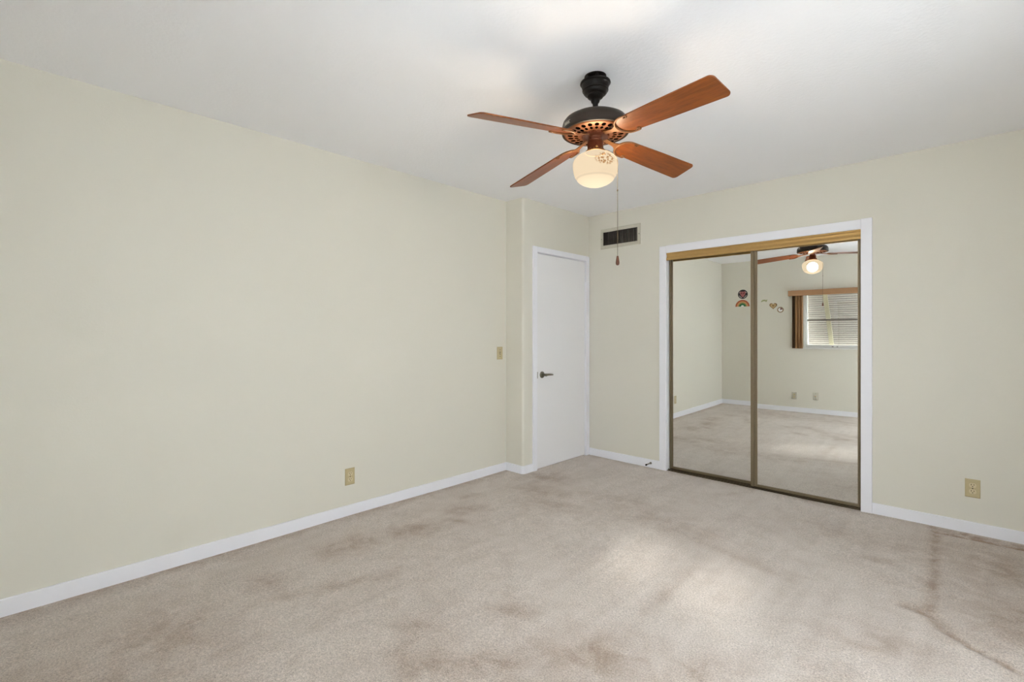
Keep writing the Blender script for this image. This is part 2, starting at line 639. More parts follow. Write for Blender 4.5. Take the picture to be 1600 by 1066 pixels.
# closet wall with the wide opening
CX0, CX1, CZ = 1.075, 2.547, 2.003
bm = bmesh.new()
box(bm, 0.0, CX0, 0.0, 0.14, -0.03, H)
box(bm, CX1, XR + 0.15, 0.0, 0.14, -0.03, H)
box(bm, CX0, CX1, 0.0, 0.14, CZ, H)
box(bm, CX0 - 0.4, CX1 + 0.4, 0.62, 0.7, -0.03, H)
box(bm, CX0 - 0.45, CX0 - 0.4, 0.14, 0.7, -0.03, H)
box(bm, CX1 + 0.4, CX1 + 0.45, 0.14, 0.7, -0.03, H)
struct(obj('wall_closet', bm, M['wall']), 'cream end wall with the mirrored closet opening', 'wall')

# back wall with its window opening
WX0, WX1, WZ0, WZ1 = 1.303, 2.90, 1.037, 1.906
GX0, GX1, GZ1 = 3.02, 3.70, 2.2      # opening for the added fill-light door, out of view
bm = bmesh.new()
box(bm, -0.15, WX0, YB - 0.2, YB, -0.03, H)
box(bm, WX1, GX0, YB - 0.2, YB, -0.03, H)
box(bm, GX1, XR + 0.15, YB - 0.2, YB, -0.03, H)
box(bm, GX0, GX1, YB - 0.2, YB, GZ1, H)
box(bm, GX0, GX1, YB - 0.2, YB, -0.03, 0.03)
box(bm, WX0, WX1, YB - 0.2, YB, -0.03, WZ0)
box(bm, WX0, WX1, YB - 0.2, YB, WZ1, H)
struct(obj('wall_back', bm, M['wall']), 'cream back wall with a wide window, seen in the mirror', 'wall')

# right wall, beside the camera
RY0, RY1, RZ0, RZ1 = -4.3, -1.75, 0.30, 1.80  # opening for the added fill-light window
bm = bmesh.new()
box(bm, XR, XR + 0.2, YB, RY0, -0.03, H)
box(bm, XR, XR + 0.2, RY1, 0.0, -0.03, H)
box(bm, XR, XR + 0.2, RY0, RY1, -0.03, RZ0)
box(bm, XR, XR + 0.2, RY0, RY1, RZ1, H)
struct(obj('wall_right', bm, M['wall']), 'cream right wall outside the picture', 'wall')

# baseboards
BH, BT = 0.074, 0.013


def board(name, x0, x1, y0, y1, label):
    bm = bmesh.new()
    box(bm, x0, x1, y0, y1, -0.01, BH)
    return struct(obj(name, bm, M['trim'], bevel=0.003), label, 'baseboard')


board('baseboard_left', 0.0, BT, YB, JY, 'white baseboard along the long left wall')
bm = bmesh.new()
o_ = [(BT, JY - BT), ]
for i in range(7):
    t = -PI / 2 + (PI / 2) * i / 6
    o_.append((JX - R + (R + BT) * math.cos(t), JY + R + (R + BT) * math.sin(t)))
o_ += [(JX + BT, -0.888), (JX, -0.888)]
for i in range(6, -1, -1):
    t = -PI / 2 + (PI / 2) * i / 6
    o_.append((JX - R + R * math.cos(t), JY + R + R * math.sin(t)))
o_ += [(BT, JY)]
prism(bm, o_, -0.01, BH, lambda u, v, t: (u, v, t))
struct(obj('baseboard_jog', bm, M['trim'], smooth=True, angle=30), 'white baseboard wrapping the rounded wall corner beside the door', 'baseboard')
board('baseboard_closet', JX + 0.018, 1.013, -BT, 0.0, 'short white baseboard between the door and the closet')
board('baseboard_end', 2.609, XR, -BT, 0.0, 'white baseboard right of the mirrored closet')
board('baseboard_back', BT, GX0 - 0.05, YB, YB + BT, 'white baseboard along the back wall')
board('baseboard_right', XR - BT, XR, YB + BT, -BT, 'white baseboard along the right wall')

# door casing
bm = bmesh.new()
CT = 0.016
box(bm, JX, JX + CT, -0.888, -0.834, -0.01, 2.062)
box(bm, JX, JX + CT, -0.834, -0.060, 2.010, 2.062)
box(bm, JX, JX + CT, -0.060, -0.004, -0.01, 2.062)
# jamb lining and stop
box(bm, 0.085, JX, -0.838, -0.832, -0.01, 2.010)
box(bm, 0.085, JX, -0.062, -0.056, -0.01, 2.010)
box(bm, 0.085, JX, -0.838, -0.056, 2.006, 2.012)
struct(obj('trim_1', bm, M['trim'], bevel=0.003), 'white casing around the white door', 'door casing')

# closet casing
bm = bmesh.new()
box(bm, 1.013, CX0 + 0.003, -0.018, 0.0, -0.01, 2.066)
box(bm, CX1 - 0.003, 2.609, -0.018, 0.0, -0.01, 2.072)
box(bm, CX0 + 0.003, CX1 - 0.003, -0.018, 0.0, 2.000, 2.069)
box(bm, CX0 - 0.001, CX0 + 0.003, 0.0, 0.14, -0.01, 2.003)
box(bm, CX1 - 0.003, CX1 + 0.001, 0.0, 0.14, -0.01, 2.003)
struct(obj('trim_2', bm, M['trim'], bevel=0.003), 'wide white casing framing the mirrored closet doors', 'closet casing')

# ---------------------------------------------------------------- the white door
def build_door():
    bm = bmesh.new()
    box(bm, JX - 0.038, JX - 0.003, -0.8285, -0.0655, 0.008, 2.0025)
    d = struct(obj('door_1', bm, M['door'], bevel=0.0015), 'plain white flush door with a dark lever handle', 'door')
    # lever handle
    bm = bmesh.new()
    hy, hz = -0.748, 0.876
    x = JX - 0.003
    prof = [(0.0, 0.0), (0.031, 0.0), (0.031, 0.006), (0.027, 0.010), (0.013, 0.012), (0.011, 0.040), (0.013, 0.044), (0.013, 0.056), (0.0, 0.058)]
    seg = 28
    rings = lathe(bm, prof, seg)
    bmesh.ops.transform(bm, matrix=Matrix.Translation((x, hy, hz)) @ Matrix.Rotation(PI / 2, 4, 'Y'), verts=bm.verts)
    tube(bm, [(x + 0.050, hy - 0.004, hz), (x + 0.051, hy + 0.03, hz + 0.002), (x + 0.050, hy + 0.07, hz), (x + 0.046, hy + 0.105, hz - 0.003)], [0.011, 0.010, 0.0085, 0.006], 14)
    h = obj('lever_handle', bm, M['nickel'], d, smooth=True)
    h['label'] = 'dark nickel lever handle on a round rose'
    bm = bmesh.new()
    box(bm, JX - 0.020, JX + 0.0175, -0.8365, -0.8295, hz - 0.028, hz + 0.032)
    obj('latch_plate', bm, M['nickel'], d, bevel=0.001)['label'] = 'narrow dark metal latch plate at the door edge'
    for zz in (1.745, 0.305):
        bm = bmesh.new()
        tube(bm, [(JX + 0.004, -0.0635, zz - 0.045), (JX + 0.004, -0.0635, zz + 0.045)], 0.006, 12)
        tube(bm, [(JX + 0.004, -0.0635, zz - 0.050), (JX + 0.004, -0.0635, zz - 0.045)], 0.0045, 12)
        tube(bm, [(JX + 0.004, -0.0635, zz + 0.045), (JX + 0.004, -0.0635, zz + 0.050)], 0.0045, 12)
        obj('hinge', bm, M['trim'], d, smooth=True)
    return d


build_door()

# spring door stop on the baseboard
ds = empty('door_stop', (0.925, -BT, 0.042))
tag(ds, 'small dark spring door stop on the baseboard beside the closet casing', 'door stop')
bm = bmesh.new()
pts = []
for i in range(120):
    a = i / 120 * 2 * PI * 14
    pts.append((0.0045 * math.cos(a), -0.006 - 0.075 * i / 120, 0.0045 * math.sin(a)))
tube(bm, pts, 0.0014, 6)
obj('spring', bm, M['nickel'], ds, smooth=True)
bm = bmesh.new()
lathe(bm, [(0.0, 0.0), (0.011, 0.0), (0.011, 0.004), (0.006, 0.007), (0.0, 0.007)], 20)
bmesh.ops.transform(bm, matrix=Matrix.Rotation(PI / 2, 4, 'X'), verts=bm.verts)
obj('base', bm, M['nickel'], ds, smooth=True)
bm = bmesh.new()
lathe(bm, [(0.0, 0.079), (0.0065, 0.079), (0.008, 0.084), (0.0075, 0.094), (0.0, 0.096)], 20)
bmesh.ops.transform(bm, matrix=Matrix.Rotation(PI / 2, 4, 'X'), verts=bm.verts)
obj('tip', bm, M['hole'], ds, smooth=True)


# ---------------------------------------------------------------- mirrored closet doors
def mirror_door(label, x0, x1, y, sl, sr, zb, zt, yaw=0.0, tilt=0.0):
    """y = front face of the frame; sl, sr = stile widths; origin at the middle of the foot"""
    xm = (x0 + x1) / 2
    d = empty('mirror_door', (xm, y, zb), (tilt, 0, yaw))
    tag(d, label, 'closet door', 'sliding mirror doors', 'thing')
    hw = (x1 - x0) / 2
    hgt = zt - zb
    T = 0.024
    bm = bmesh.new()
    box(bm, -hw + sl - 0.004, hw - sr + 0.004, 0.009, 0.013, 0.020, hgt - 0.012)
    obj('mirror', bm, M['mirror'], d)
    bm = bmesh.new()
    box(bm, -hw + 0.004, hw - 0.004, 0.0135, 0.020, 0.005, hgt - 0.005)
    obj('backing', bm, M['hole'], d)
    for xa, w in ((-hw, sl), (hw - sr, sr)):
        bm = bmesh.new()
        box(bm, xa, xa + w * 0.55, 0.0, T, 0.0, hgt)
        box(bm, xa + w * 0.55, xa + w, 0.006, T, 0.0, hgt)
        if w > 0.03:
            box(bm, xa + w * 0.40, xa + w * 0.52, -0.004, 0.001, 0.0, hgt)
        obj('stile', bm, M['stile'], d, bevel=0.0012)
    bm = bmesh.new()
    box(bm, -hw + sl, hw - sr, 0.004, T, 0.0, 0.020)
    box(bm, -hw + sl, hw - sr, 0.001, 0.006, 0.015, 0.020)
    obj('bottom_rail', bm, M['stile'], d, bevel=0.001)
    bm = bmesh.new()
    box(bm, -hw + sl, hw - sr, 0.002, T, hgt - 0.016, hgt)
    obj('top_rail', bm, M['stile'], d, bevel=0.001)
    return d


mirror_door('left mirror door, on the rear track beside the room door', 1.081, 1.850, 0.056, 0.032, 0.032, 0.012, 1.965, 0.0155, 0.0033)
mirror_door('right mirror door, on the front track beside the outlet wall', 1.800, 2.5415, 0.020, 0.050, 0.021, 0.012, 1.965, 0.0155, 0.001)

tr = empty('closet_track', ((CX0 + CX1) / 2, 0.0, CZ))
tag(tr, 'gold metal head track above the mirror doors', 'door track')
hw = (CX1 - CX0) / 2 - 0.0045
bm = bmesh.new()
prof = [(0.006, 0.0), (-0.008, -0.001), (-0.010, -0.008), (-0.009, -0.014), (-0.004, -0.017), (-0.002, -0.022), (-0.001, -0.032), (-0.003, -0.042), (-0.008, -0.049), (-0.011, -0.056), (-0.011, -0.064), (-0.008, -0.070), (-0.001, -0.071), (0.006, -0.070)]
prism(bm, prof, -hw, hw, lambda u, v, t: (t, u, v))
obj('fascia', bm, M['gold'], tr, smooth=True, angle=50)
bm = bmesh.new()
box(bm, -hw, hw, 0.006, 0.085, -0.006, 0.0)
box(bm, -hw, hw, 0.042, 0.045, -0.030, -0.006)
box(bm, -hw, hw, 0.082, 0.085, -0.040, -0.006)
obj('channel', bm, M['stile_dark'], tr)
bm = bmesh.new()
zt = 0.0
box(bm, CX0 + 0.0045, CX1 - 0.0045, 0.004, 0.09, -0.002, 0.004)
box(bm, CX0 + 0.0045, CX1 - 0.0045, 0.025, 0.028, 0.004, 0.011)
box(bm, CX0 + 0.0045, CX1 - 0.0045, 0.063, 0.066, 0.004, 0.011)
tag(obj('floor_track', bm, M['stile_dark']), 'dark metal floor track under the mirror doors', 'door track')


# ---------------------------------------------------------------- vent
def build_vent():
    x0, x1, z0, z1 = 0.364, 0.813, 2.120, 2.322
    v = empty('air_vent', ((x0 + x1) / 2, 0, (z0 + z1) / 2))
    tag(v, 'beige metal air vent with dark vertical louvers high on the closet wall', 'air vent')
    hw, hh = (x1 - x0) / 2, (z1 - z0) / 2
    iw, ih = hw - 0.030, hh - 0.034
    bm = bmesh.new()
    sq = lambda a, b: [(-a, -b), (a, -b), (a, b), (-a, b)]
    # sloped picture-frame face
    loops = [(hw, hh, 0.0), (hw, hh, -0.004), (hw - 0.008, hh - 0.008, -0.009), (iw, ih, -0.009), (iw, ih, 0.0)]
    rings = [[bm.verts.new((u, t, w)) for u, w in sq(a, b)] for a, b, t in loops]
    for r0, r1 in zip(rings, rings[1:]):
        for i in range(4):
            bm.faces.new((r0[i], r0[(i + 1) % 4], r1[(i + 1) % 4], r1[i]))
    obj('frame', bm, M['vent'], v)
    bm = bmesh.new()
    box(bm, -iw, iw, -0.0012, -0.0004, -ih, ih)
    obj('duct_back', bm, M['vent_dark'], v)
    n = 22
    for i in range(n):
        xx = -iw + (i + 0.5) * 2 * iw / n
        bm = bmesh.new()
        box(bm, -0.0009, 0.0009, -0.0035, 0.0035, -ih, ih)
        bmesh.ops.transform(bm, matrix=Matrix.Translation((xx, -0.0054, 0)) @ Matrix.Rotation(math.radians(24 if i < n / 2 else -24), 4, 'Z'), verts=bm.verts)
        obj('louver', bm, M['louver'], v)
    for s in (-1, 1):
        bm = bmesh.new()
        lathe(bm, [(0.0, 0.0), (0.005, 0.0), (0.0035, 0.002), (0.0, 0.0025)], 14)
        bmesh.ops.transform(bm, matrix=Matrix.Translation((s * (hw - 0.013), -0.009, 0.0)) @ Matrix.Rotation(PI / 2, 4, 'X'), verts=bm.verts)
        obj('screw', bm, M['louver'], v, smooth=True)


build_vent()


# ---------------------------------------------------------------- outlets, switch, blank plates
def wall_frame(name, loc, rotz, label, cat, group=None):
    """local x = along the wall, local -y = out into the room, local z = up"""
    return tag(empty(name, loc, (0, 0, rotz)), label, cat, group)


def plate(parent, mat):
    bm = bmesh.new()
    w, h = 0.0355, 0.0575
    loops = [(w, h, 0.0), (w, h, -0.002), (w - 0.004, h - 0.004, -0.0055), (0.0, 0.0, -0.0055)]
    rings = []
    for a, b, t in loops[:3]:
        rings.append([bm.verts.new((u, t, z)) for u, z in ((-a, -b), (a, -b), (a, b), (-a, b))])
    for r0, r1 in zip(rings, rings[1:]):
        for i in range(4):
            bm.faces.new((r0[i], r0[(i + 1) % 4], r1[(i + 1) % 4], r1[i]))
    bm.faces.new(rings[-1])
    bm.faces.new(list(reversed(rings[0])))
    return obj('plate', bm, mat, parent)


def screw(parent, z):
    bm = bmesh.new()
    lathe(bm, [(0.0, 0.0), (0.0034, 0.0), (0.0028, 0.0013), (0.0, 0.0016)], 14)
    bmesh.ops.transform(bm, matrix=Matrix.Translation((0, -0.0055, z)) @ Matrix.Rotation(PI / 2, 4, 'X'), verts=bm.verts)
    obj('screw', bm, M['slot'], parent, smooth=True)


def outlet(loc, rotz, label, mat=None):
    o = wall_frame('wall_outlet', loc, rotz, label, 'outlet', 'duplex wall outlets')
    plate(o, mat or M['ivory'])
    for s in (1, -1):
        bm = bmesh.new()
        # rounded face with flat top and bottom
        pts = []
        for i in range(32):
            a = 2 * PI * i / 32
            pts.append((0.0172 * math.cos(a), max(-0.0135, min(0.0135, 0.0172 * math.sin(a)))))
        prism(bm, pts, -0.0050, -0.0080, lambda u, v, t: (u, t, v + s * 0.0195))
        f = obj('receptacle', bm, M['ivory_light'], o)
        bm = bmesh.new()
        for x, hh in ((-0.0064, 0.0045), (0.0064, 0.0038)):
            box(bm, x - 0.0014, x + 0.0014, -0.0084, -0.0078, s * 0.0195 + 0.0045 - hh, s * 0.0195 + 0.0045 + hh)
        prism(bm, circle(0.0027, 14), -0.0084, -0.0078, lambda u, v, t: (u, t, v + s * 0.0195 - 0.0068))
        so = obj('slots', bm, M['slot'], f)
    screw(o, 0.0)
    return o


outlet((3.1185, 0.0, 0.284), 0.0, 'ivory duplex outlet on the closet wall, right of the mirror doors')
outlet((0.0, -2.560, 0.268), PI / 2, 'ivory duplex outlet low on the long left wall')
# the two plates under the window, seen in the mirror
o3 = outlet((1.161, YB, 0.257), PI, 'tan duplex outlet under the window curtain, seen in the mirror', M['vent'])


def blank_plate(loc, rotz, label):
    o = wall_frame('cable_plate', loc, rotz, label, 'cable plate')
    plate(o, M['vent'])
    bm = bmesh.new()
    lathe(bm, [(0.0, 0.0), (0.0065, 0.0), (0.0065, 0.003), (0.0045, 0.0035), (0.0045, 0.011), (0.0, 0.011)], 16)
    bmesh.ops.transform(bm, matrix=Matrix.Translation((0, -0.0055, 0)) @ Matrix.Rotation(PI / 2, 4, 'X'), verts=bm.verts)
    obj('coax_jack', bm, M['brass'], o, smooth=True)
    screw(o, 0.042)
    screw(o, -0.042)


blank_plate((1.457, YB, 0.272), PI, 'pale beige cable plate below the window sill, seen in the mirror')

sw = wall_frame('light_switch', (0.0, -1.097, 1.082), PI / 2, 'ivory toggle light switch on the left wall by the corner', 'light switch')
plate(sw, M['ivory'])
bm = bmesh.new()
box(bm, -0.005, 0.005, -0.0064, -0.005, -0.012, 0.012)
obj('toggle_slot', bm, M['slot'], sw)
bm = bmesh.new()
box(bm, -0.0042, 0.0042, -0.016, -0.005, -0.004, 0.004, Matrix.Translation((0, 0, 0.004)) @ Matrix.Rotation(0.5, 4, 'X'))
obj('toggle', bm, M['ivory_light'], sw, bevel=0.001)
screw(sw, 0.030)
screw(sw, -0.030)


# ---------------------------------------------------------------- ceiling fan
def build_fan():
    fan = empty('ceiling_fan', FAN)
    tag(fan, 'four-bladed cherry wood ceiling fan with a lit schoolhouse globe', 'ceiling fan')
    Z = lambda z: z - H

    # ceiling bracket above the hanging canopy
    bm = bmesh.new()
    lathe(bm, [(0.0, Z(2.4795)), (0.052, Z(2.4795)), (0.052, Z(2.474)), (0.047, Z(2.470)), (0.0, Z(2.470))], 40)
    for k in range(6):
        a = 2 * PI * k / 6 + 0.25
        c, s = math.cos(a), math.sin(a)
        tube(bm, [(0.043 * c, 0.043 * s, Z(2.472)), (0.046 * c, 0.046 * s, Z(2.440))], 0.008, 10)
    tube(bm, [(0, 0, Z(2.472)), (0, 0, Z(2.40))], 0.018, 14)
    obj('bracket', bm, M['black_bronze'], fan, smooth=True)
    bm = bmesh.new()
    lathe(bm, [(0.056, Z(2.450)), (0.066, Z(2.4525)), (0.0710, Z(2.4505)), (0.0718, Z(2.4455)), (0.0690, Z(2.4420)), (0.0655, Z(2.4400)), (0.0640, Z(2.4300)), (0.0600, Z(2.4180)),
               (0.0595, Z(2.4160)), (0.0615, Z(2.4140)), (0.0610, Z(2.4110)), (0.0570, Z(2.4090)), (0.0555, Z(2.4020)), (0.0500, Z(2.3950)), (0.0430, Z(2.3915)), (0.0385, Z(2.3905)), (0.0380, Z(2.3880)), (0.0390, Z(2.3850)), (0.0360, Z(2.3800)),
               (0.0300, Z(2.3750)), (0.0245, Z(2.3725)), (0.0215, Z(2.3700)), (0.0205, Z(2.3640)), (0.0, Z(2.3640))], 64)
    obj('canopy', bm, M['black_bronze'], fan, smooth=True, angle=32)
    bm = bmesh.new()
    lathe(bm, [(0.0, Z(2.372)), (0.020, Z(2.372)), (0.0215, Z(2.364)), (0.0185, Z(2.356)), (0.0130, Z(2.350)), (0.0125, Z(2.335)), (0.0170, Z(2.325)), (0.0250, Z(2.318)), (0.030, Z(2.290)), (0.034, Z(2.280)), (0.0, Z(2.280))], 32)
    obj('downrod', bm, M['black_bronze'], fan, smooth=True, angle=60)

    # motor
    bm = bmesh.new()
    lathe(bm, [(0.0, Z(2.292)), (0.060, Z(2.291)), (0.100, Z(2.287)), (0.125, Z(2.281)), (0.143, Z(2.271)), (0.153, Z(2.258)), (0.1575, Z(2.243)), (0.1580, Z(2.222)),
               (0.1590, Z(2.214)), (0.1570, Z(2.208)), (0.150, Z(2.207)), (0.148, Z(2.212)), (0.0, Z(2.212))], 96)
    motor = obj('motor_housing', bm, M['bronze'], fan, smooth=True, angle=35)
    bm = bmesh.new()
    lathe(bm, [(0.148, Z(2.2125)), (0.146, Z(2.208)), (0.135, Z(2.2045)), (0.078, Z(2.1985)), (0.070, Z(2.1995)), (0.0, Z(2.1995))], 96)
    vp = obj('vent_plate', bm, M['copper'], fan, smooth=True, angle=50)
    bm = bmesh.new()
    N = 24
    for k in range(N):
        a = 2 * PI * (k + 0.5) / N
        ca, sa = math.cos(a), math.sin(a)
        for rc, rl, rw, zz in ((0.119, 0.0130, 0.0100, 2.2029), (0.0910, 0.0100, 0.0070, 2.1998)):
            prism(bm, circle(rl, 16, 0, 0, rw), Z(zz) + 0.002, Z(zz) - 0.0007,
                  lambda u, v, t: ((rc + u) * ca - v * sa, (rc + u) * sa + v * ca, t - (rc + u - rc) * -0.105))
    h = obj('vent_holes', bm, M['hole'], vp)
    # maker's plate on the side of the band (plain embossed strip)
    bm = bmesh.new()
    a0 = math.atan2(cam.location.y - FAN.y, cam.location.x - FAN.x) - 0.95
    seg = 10
    wv = []
    for i in range(seg + 1):
        a = a0 + (i / seg - 0.5) * 0.30
        for r in (0.1578, 0.1594):
            for z in (Z(2.2215), Z(2.2365)):
                wv.append(bm.verts.new((r * math.cos(a), r * math.sin(a), z)))
    for i in range(seg):
        b = i * 4
        for q in ((0, 1, 5, 4), (2, 6, 7, 3), (1, 3, 7, 5), (0, 4, 6, 2)):
            bm.faces.new([wv[b + j] for j in q])
    bm.faces.new([wv[j] for j in (0, 2, 3, 1)])
    bm.faces.new([wv[seg * 4 + j] for j in (0, 1, 3, 2)])
    npl = obj('name_plate', bm, M['bronze'], motor)
    npl['label'] = 'small pale-edged oval plate on the motor band'
    bm = bmesh.new()
    for i in range(5):                     # raised marks on the plate, too small to read in the photo
        a = a0 + (i / 4 - 0.5) * 0.2
        c, s = math.cos(a), math.sin(a)
        box(bm, 0.1590, 0.1600, -0.0026, 0.0026, Z(2.226), Z(2.232), Matrix.Rotation(a, 4, 'Z'))
    for zz in (2.2222, 2.2355):
        for i in range(12):
            a = a0 + (i / 11 - 0.5) * 0.27
            box(bm, 0.1590, 0.1598, -0.0022, 0.0022, Z(zz), Z(zz + 0.0014), Matrix.Rotation(a, 4, 'Z'))
    obj('raised_mark', bm, M['vent'], npl)

    # flywheel ring and switch housing
    bm = bmesh.new()
    ring = []
    for i in range(96):
        a = 2 * PI * i / 96
        ring.append(((0.062 + 0.0035 * math.cos(12 * a)) * math.cos(a), (0.062 + 0.0035 * math.cos(12 * a)) * math.sin(a)))
    prism(bm, ring, Z(2.200), Z(2.190), lambda u, v, t: (u, v, t))
    obj('flywheel', bm, M['copper_dark'], fan)
    bm = bmesh.new()
    lathe(bm, [(0.0, Z(2.198)), (0.040, Z(2.198)), (0.040, Z(2.192)), (0.031, Z(2.190)), (0.0295, Z(2.184)), (0.0295, Z(2.178)), (0.033, Z(2.175)), (0.033, Z(2.170)), (0.031, Z(2.167)), (0.0, Z(2.167))], 48)
    obj('switch_housing', bm, M['copper_dark'], fan, smooth=True, angle=45)
    bm = bmesh.new()
    lathe(bm, [(0.0, Z(2.169)), (0.034, Z(2.169)), (0.037, Z(2.165)), (0.0375, Z(2.125)), (0.040, Z(2.121)), (0.037, Z(2.121)), (0.036, Z(2.128)), (0.0, Z(2.128))], 48)
    fit = obj('light_fitter', bm, M['copper_dark'], fan, smooth=True, angle=45)
    bm = bmesh.new()
    for k in range(28):                    # beaded gallery round the neck of the globe
        a = 2 * PI * k / 28
        bmesh.ops.create_icosphere(bm, subdivisions=1, radius=0.0042, matrix=Matrix.Translation((0.0425 * math.cos(a), 0.0425 * math.sin(a), Z(2.1225))))
        if k % 2:
            bmesh.ops.create_icosphere(bm, subdivisions=1, radius=0.0030, matrix=Matrix.Translation((0.0405 * math.cos(a), 0.0405 * math.sin(a), Z(2.1285))))
    lathe(bm, [(0.038, Z(2.122)), (0.047, Z(2.1205)), (0.049, Z(2.1180)), (0.0476, Z(2.1170)), (0.038, Z(2.122))], 40)
    obj('beaded_gallery', bm, M['old_gold'], fit, smooth=True)
    a = math.atan2(cam.location.y - FAN.y, cam.location.x - FAN.x) + 0.15
    bm = bmesh.new()
    bmesh.ops.create_uvsphere(bm, u_segments=14, v_segments=8, radius=0.0058, matrix=Matrix.Translation((0.0405 * math.cos(a), 0.0405 * math.sin(a), Z(2.133))))
    obj('thumb_screw', bm, M['brass'], fit, smooth=True)

    bm = bmesh.new()
    lathe(bm, [(0.0, Z(2.1275)), (0.0355, Z(2.1275)), (0.0355, Z(2.1195)), (0.0475, Z(2.1195)), (0.0475, Z(2.1178)), (0.0, Z(2.1178))], 32)
    obj('dark_cap', bm, M['hole'], fit)  # black cap added to hide the bulb-lit underside of the fitter
    # globe
    bm = bmesh.new()
    lathe(bm, [(0.0465, Z(2.1175)), (0.0517, Z(2.1150)), (0.064, Z(2.1095)), (0.076, Z(2.1030)), (0.090, Z(2.0945)), (0.101, Z(2.0820)), (0.1052, Z(2.0710)), (0.1066, Z(2.0580)),
               (0.1055, Z(2.0400)), (0.1020, Z(2.0200)), (0.0965, Z(2.0045)), (0.0905, Z(1.9950)), (0.0875, Z(1.9930)), (0.0868, Z(1.9905)), (0.0850, Z(1.9865)), (0.0770, Z(1.9790)),
               (0.0640, Z(1.9710)), (0.0470, Z(1.9635)), (0.0300, Z(1.9580)), (0.0140, Z(1.9545)), (0.0, Z(1.9535))], 72)
    g = obj('globe', bm, M['globe'], fan, smooth=True, angle=50)
    g['label'] = 'lit milk glass schoolhouse globe with a brown flower print'

    # pull chain hanging over the shoulder of the globe, with its wooden fob
    ca = cam.rotation_euler.z
    right = Vector((math.cos(ca), math.sin(ca), 0))
    fwd = Vector((-math.sin(ca), math.cos(ca), 0))
    P = right * 0.0935 - fwd * 0.0565
    bm = bmesh.new()
    d0 = P.normalized()
    pts = [d0 * 0.040 + Vector((0, 0, Z(2.127))), d0 * 0.070 + Vector((0, 0, Z(2.111))), d0 * 0.096 + Vector((0, 0, Z(2.088))), d0 * 0.1075 + Vector((0, 0, Z(2.062))), P + Vector((0, 0, Z(2.035))), P + Vector((0, 0, Z(1.80))), P + Vector((0, 0, Z(1.616)))]
    tube(bm, pts, 0.0013, 8)
    nb = 74
    for i in range(nb):
        z = 2.03 - (2.03 - 1.617) * i / (nb - 1)
        bmesh.ops.create_icosphere(bm, subdivisions=1, radius=0.0018, matrix=Matrix.Translation(P + Vector((0, 0, Z(z)))))
    bmesh.ops.create_uvsphere(bm, u_segments=10, v_segments=6, radius=0.0042, matrix=Matrix.Translation(P + Vector((0, 0, Z(1.922)))) @ Matrix.Diagonal((0.8, 0.8, 1.5, 1)))
    ch = obj('pull_chain', bm, M['chain'], fan, smooth=True)
    bm = bmesh.new()
    lathe(bm, [(0.0, Z(1.618)), (0.0042, Z(1.617)), (0.0060, Z(1.606)), (0.0080, Z(1.594)), (0.0090, Z(1.586)), (0.0082, Z(1.579)), (0.0045, Z(1.574)), (0.0, Z(1.573))], 24, P.x, P.y)
    obj('fob', bm, M['fob'], ch, smooth=True)['label'] = 'small turned wooden fob'

    # blades with their irons
    def blade_bm():
        bm = bmesh.new()
        r0, r1 = 0.150, 0.668
        hw0, hw1 = 0.054, 0.067
        half = []
        for i in range(13):                                  # round butt end inside the iron
            t = PI / 2 * i / 12
            half.append((r0 + 0.060 * (1 - math.cos(t)), hw0 * math.sin(t)))
        half.append((0.40, 0.0615))
        rc = 0.022
        ct = (r1 - rc - 0.004, hw1 - rc)
        for i in range(8):
            t = PI / 2 - (PI / 2) * i / 7
            half.append((ct[0] + rc * math.cos(t), ct[1] + rc * math.sin(t)))
        out = half + [(u, -v) for u, v in reversed(half[1:])]
        prism(bm, out, -0.003, 0.003, lambda u, v, t: (u, v, t))
        return bm

    def iron_bm():
        bm = bmesh.new()
        zc = -0.0055
        # stem from the flywheel to the crescent
        st = []
        for i in range(9):
            t = i / 8
            st.append((0.050 + t * 0.100, 0.0, 0.006 - 0.012 * t))
        n = len(st)
        L, Rr = [], []
        for i, (x, y, z) in enumerate(st):
            t = i / (n - 1)
            w = 0.014 - 0.004 * math.sin(PI * t) + 0.012 * max(0, t - 0.7) / 0.3
            L.append([bm.verts.new((x, w, z + dz)) for dz in (0, -0.0045)])
            Rr.append([bm.verts.new((x, -w, z + dz)) for dz in (0, -0.0045)])
        for i in range(n - 1):
            bm.faces.new((L[i][0], L[i + 1][0], Rr[i + 1][0], Rr[i][0]))
            bm.faces.new((L[i][1], Rr[i][1], Rr[i + 1][1], L[i + 1][1]))
            bm.faces.new((L[i][0], L[i][1], L[i + 1][1], L[i + 1][0]))
            bm.faces.new((Rr[i][0], Rr[i + 1][0], Rr[i + 1][1], Rr[i][1]))
        bm.faces.new((L[0][0], Rr[0][0], Rr[0][1], L[0][1]))
        bm.faces.new((L[-1][0], L[-1][1], Rr[-1][1], Rr[-1][0]))
        # crescent that cups the butt of the blade; its ends roll into curls
        pts, rad = [], []
        m = 40
        for i in range(m + 1):
            t = -1 + 2 * i / m
            a = t * PI * 0.50
            pts.append((0.146 + 0.064 * (1 - math.cos(a)) , 0.0565 * math.sin(a), zc))
            rad.append(0.0066 - 0.003 * abs(t) ** 1.5)
        tube(bm, pts, rad, 10)
        for s in (1, -1):
            cur, rr = [], []
            for i in range(15):
                t = i / 14
                a = -PI / 2 + t * PI * 1.45
                q = 0.0085 * (1 - 0.45 * t)
                cur.append((0.214 + 0.016 + q * math.cos(a) * 1.2, s * (0.0565 - 0.0085 - q * math.sin(a)), zc))
                rr.append(0.0034 + 0.0010 * t)
            cur = [(0.208, s * 0.0565, zc), (0.220, s * 0.0567, zc)] + cur
            tube(bm, cur, [0.0036, 0.0036] + rr, 8)
        return bm

    bme = be = None
    th0 = -0.223
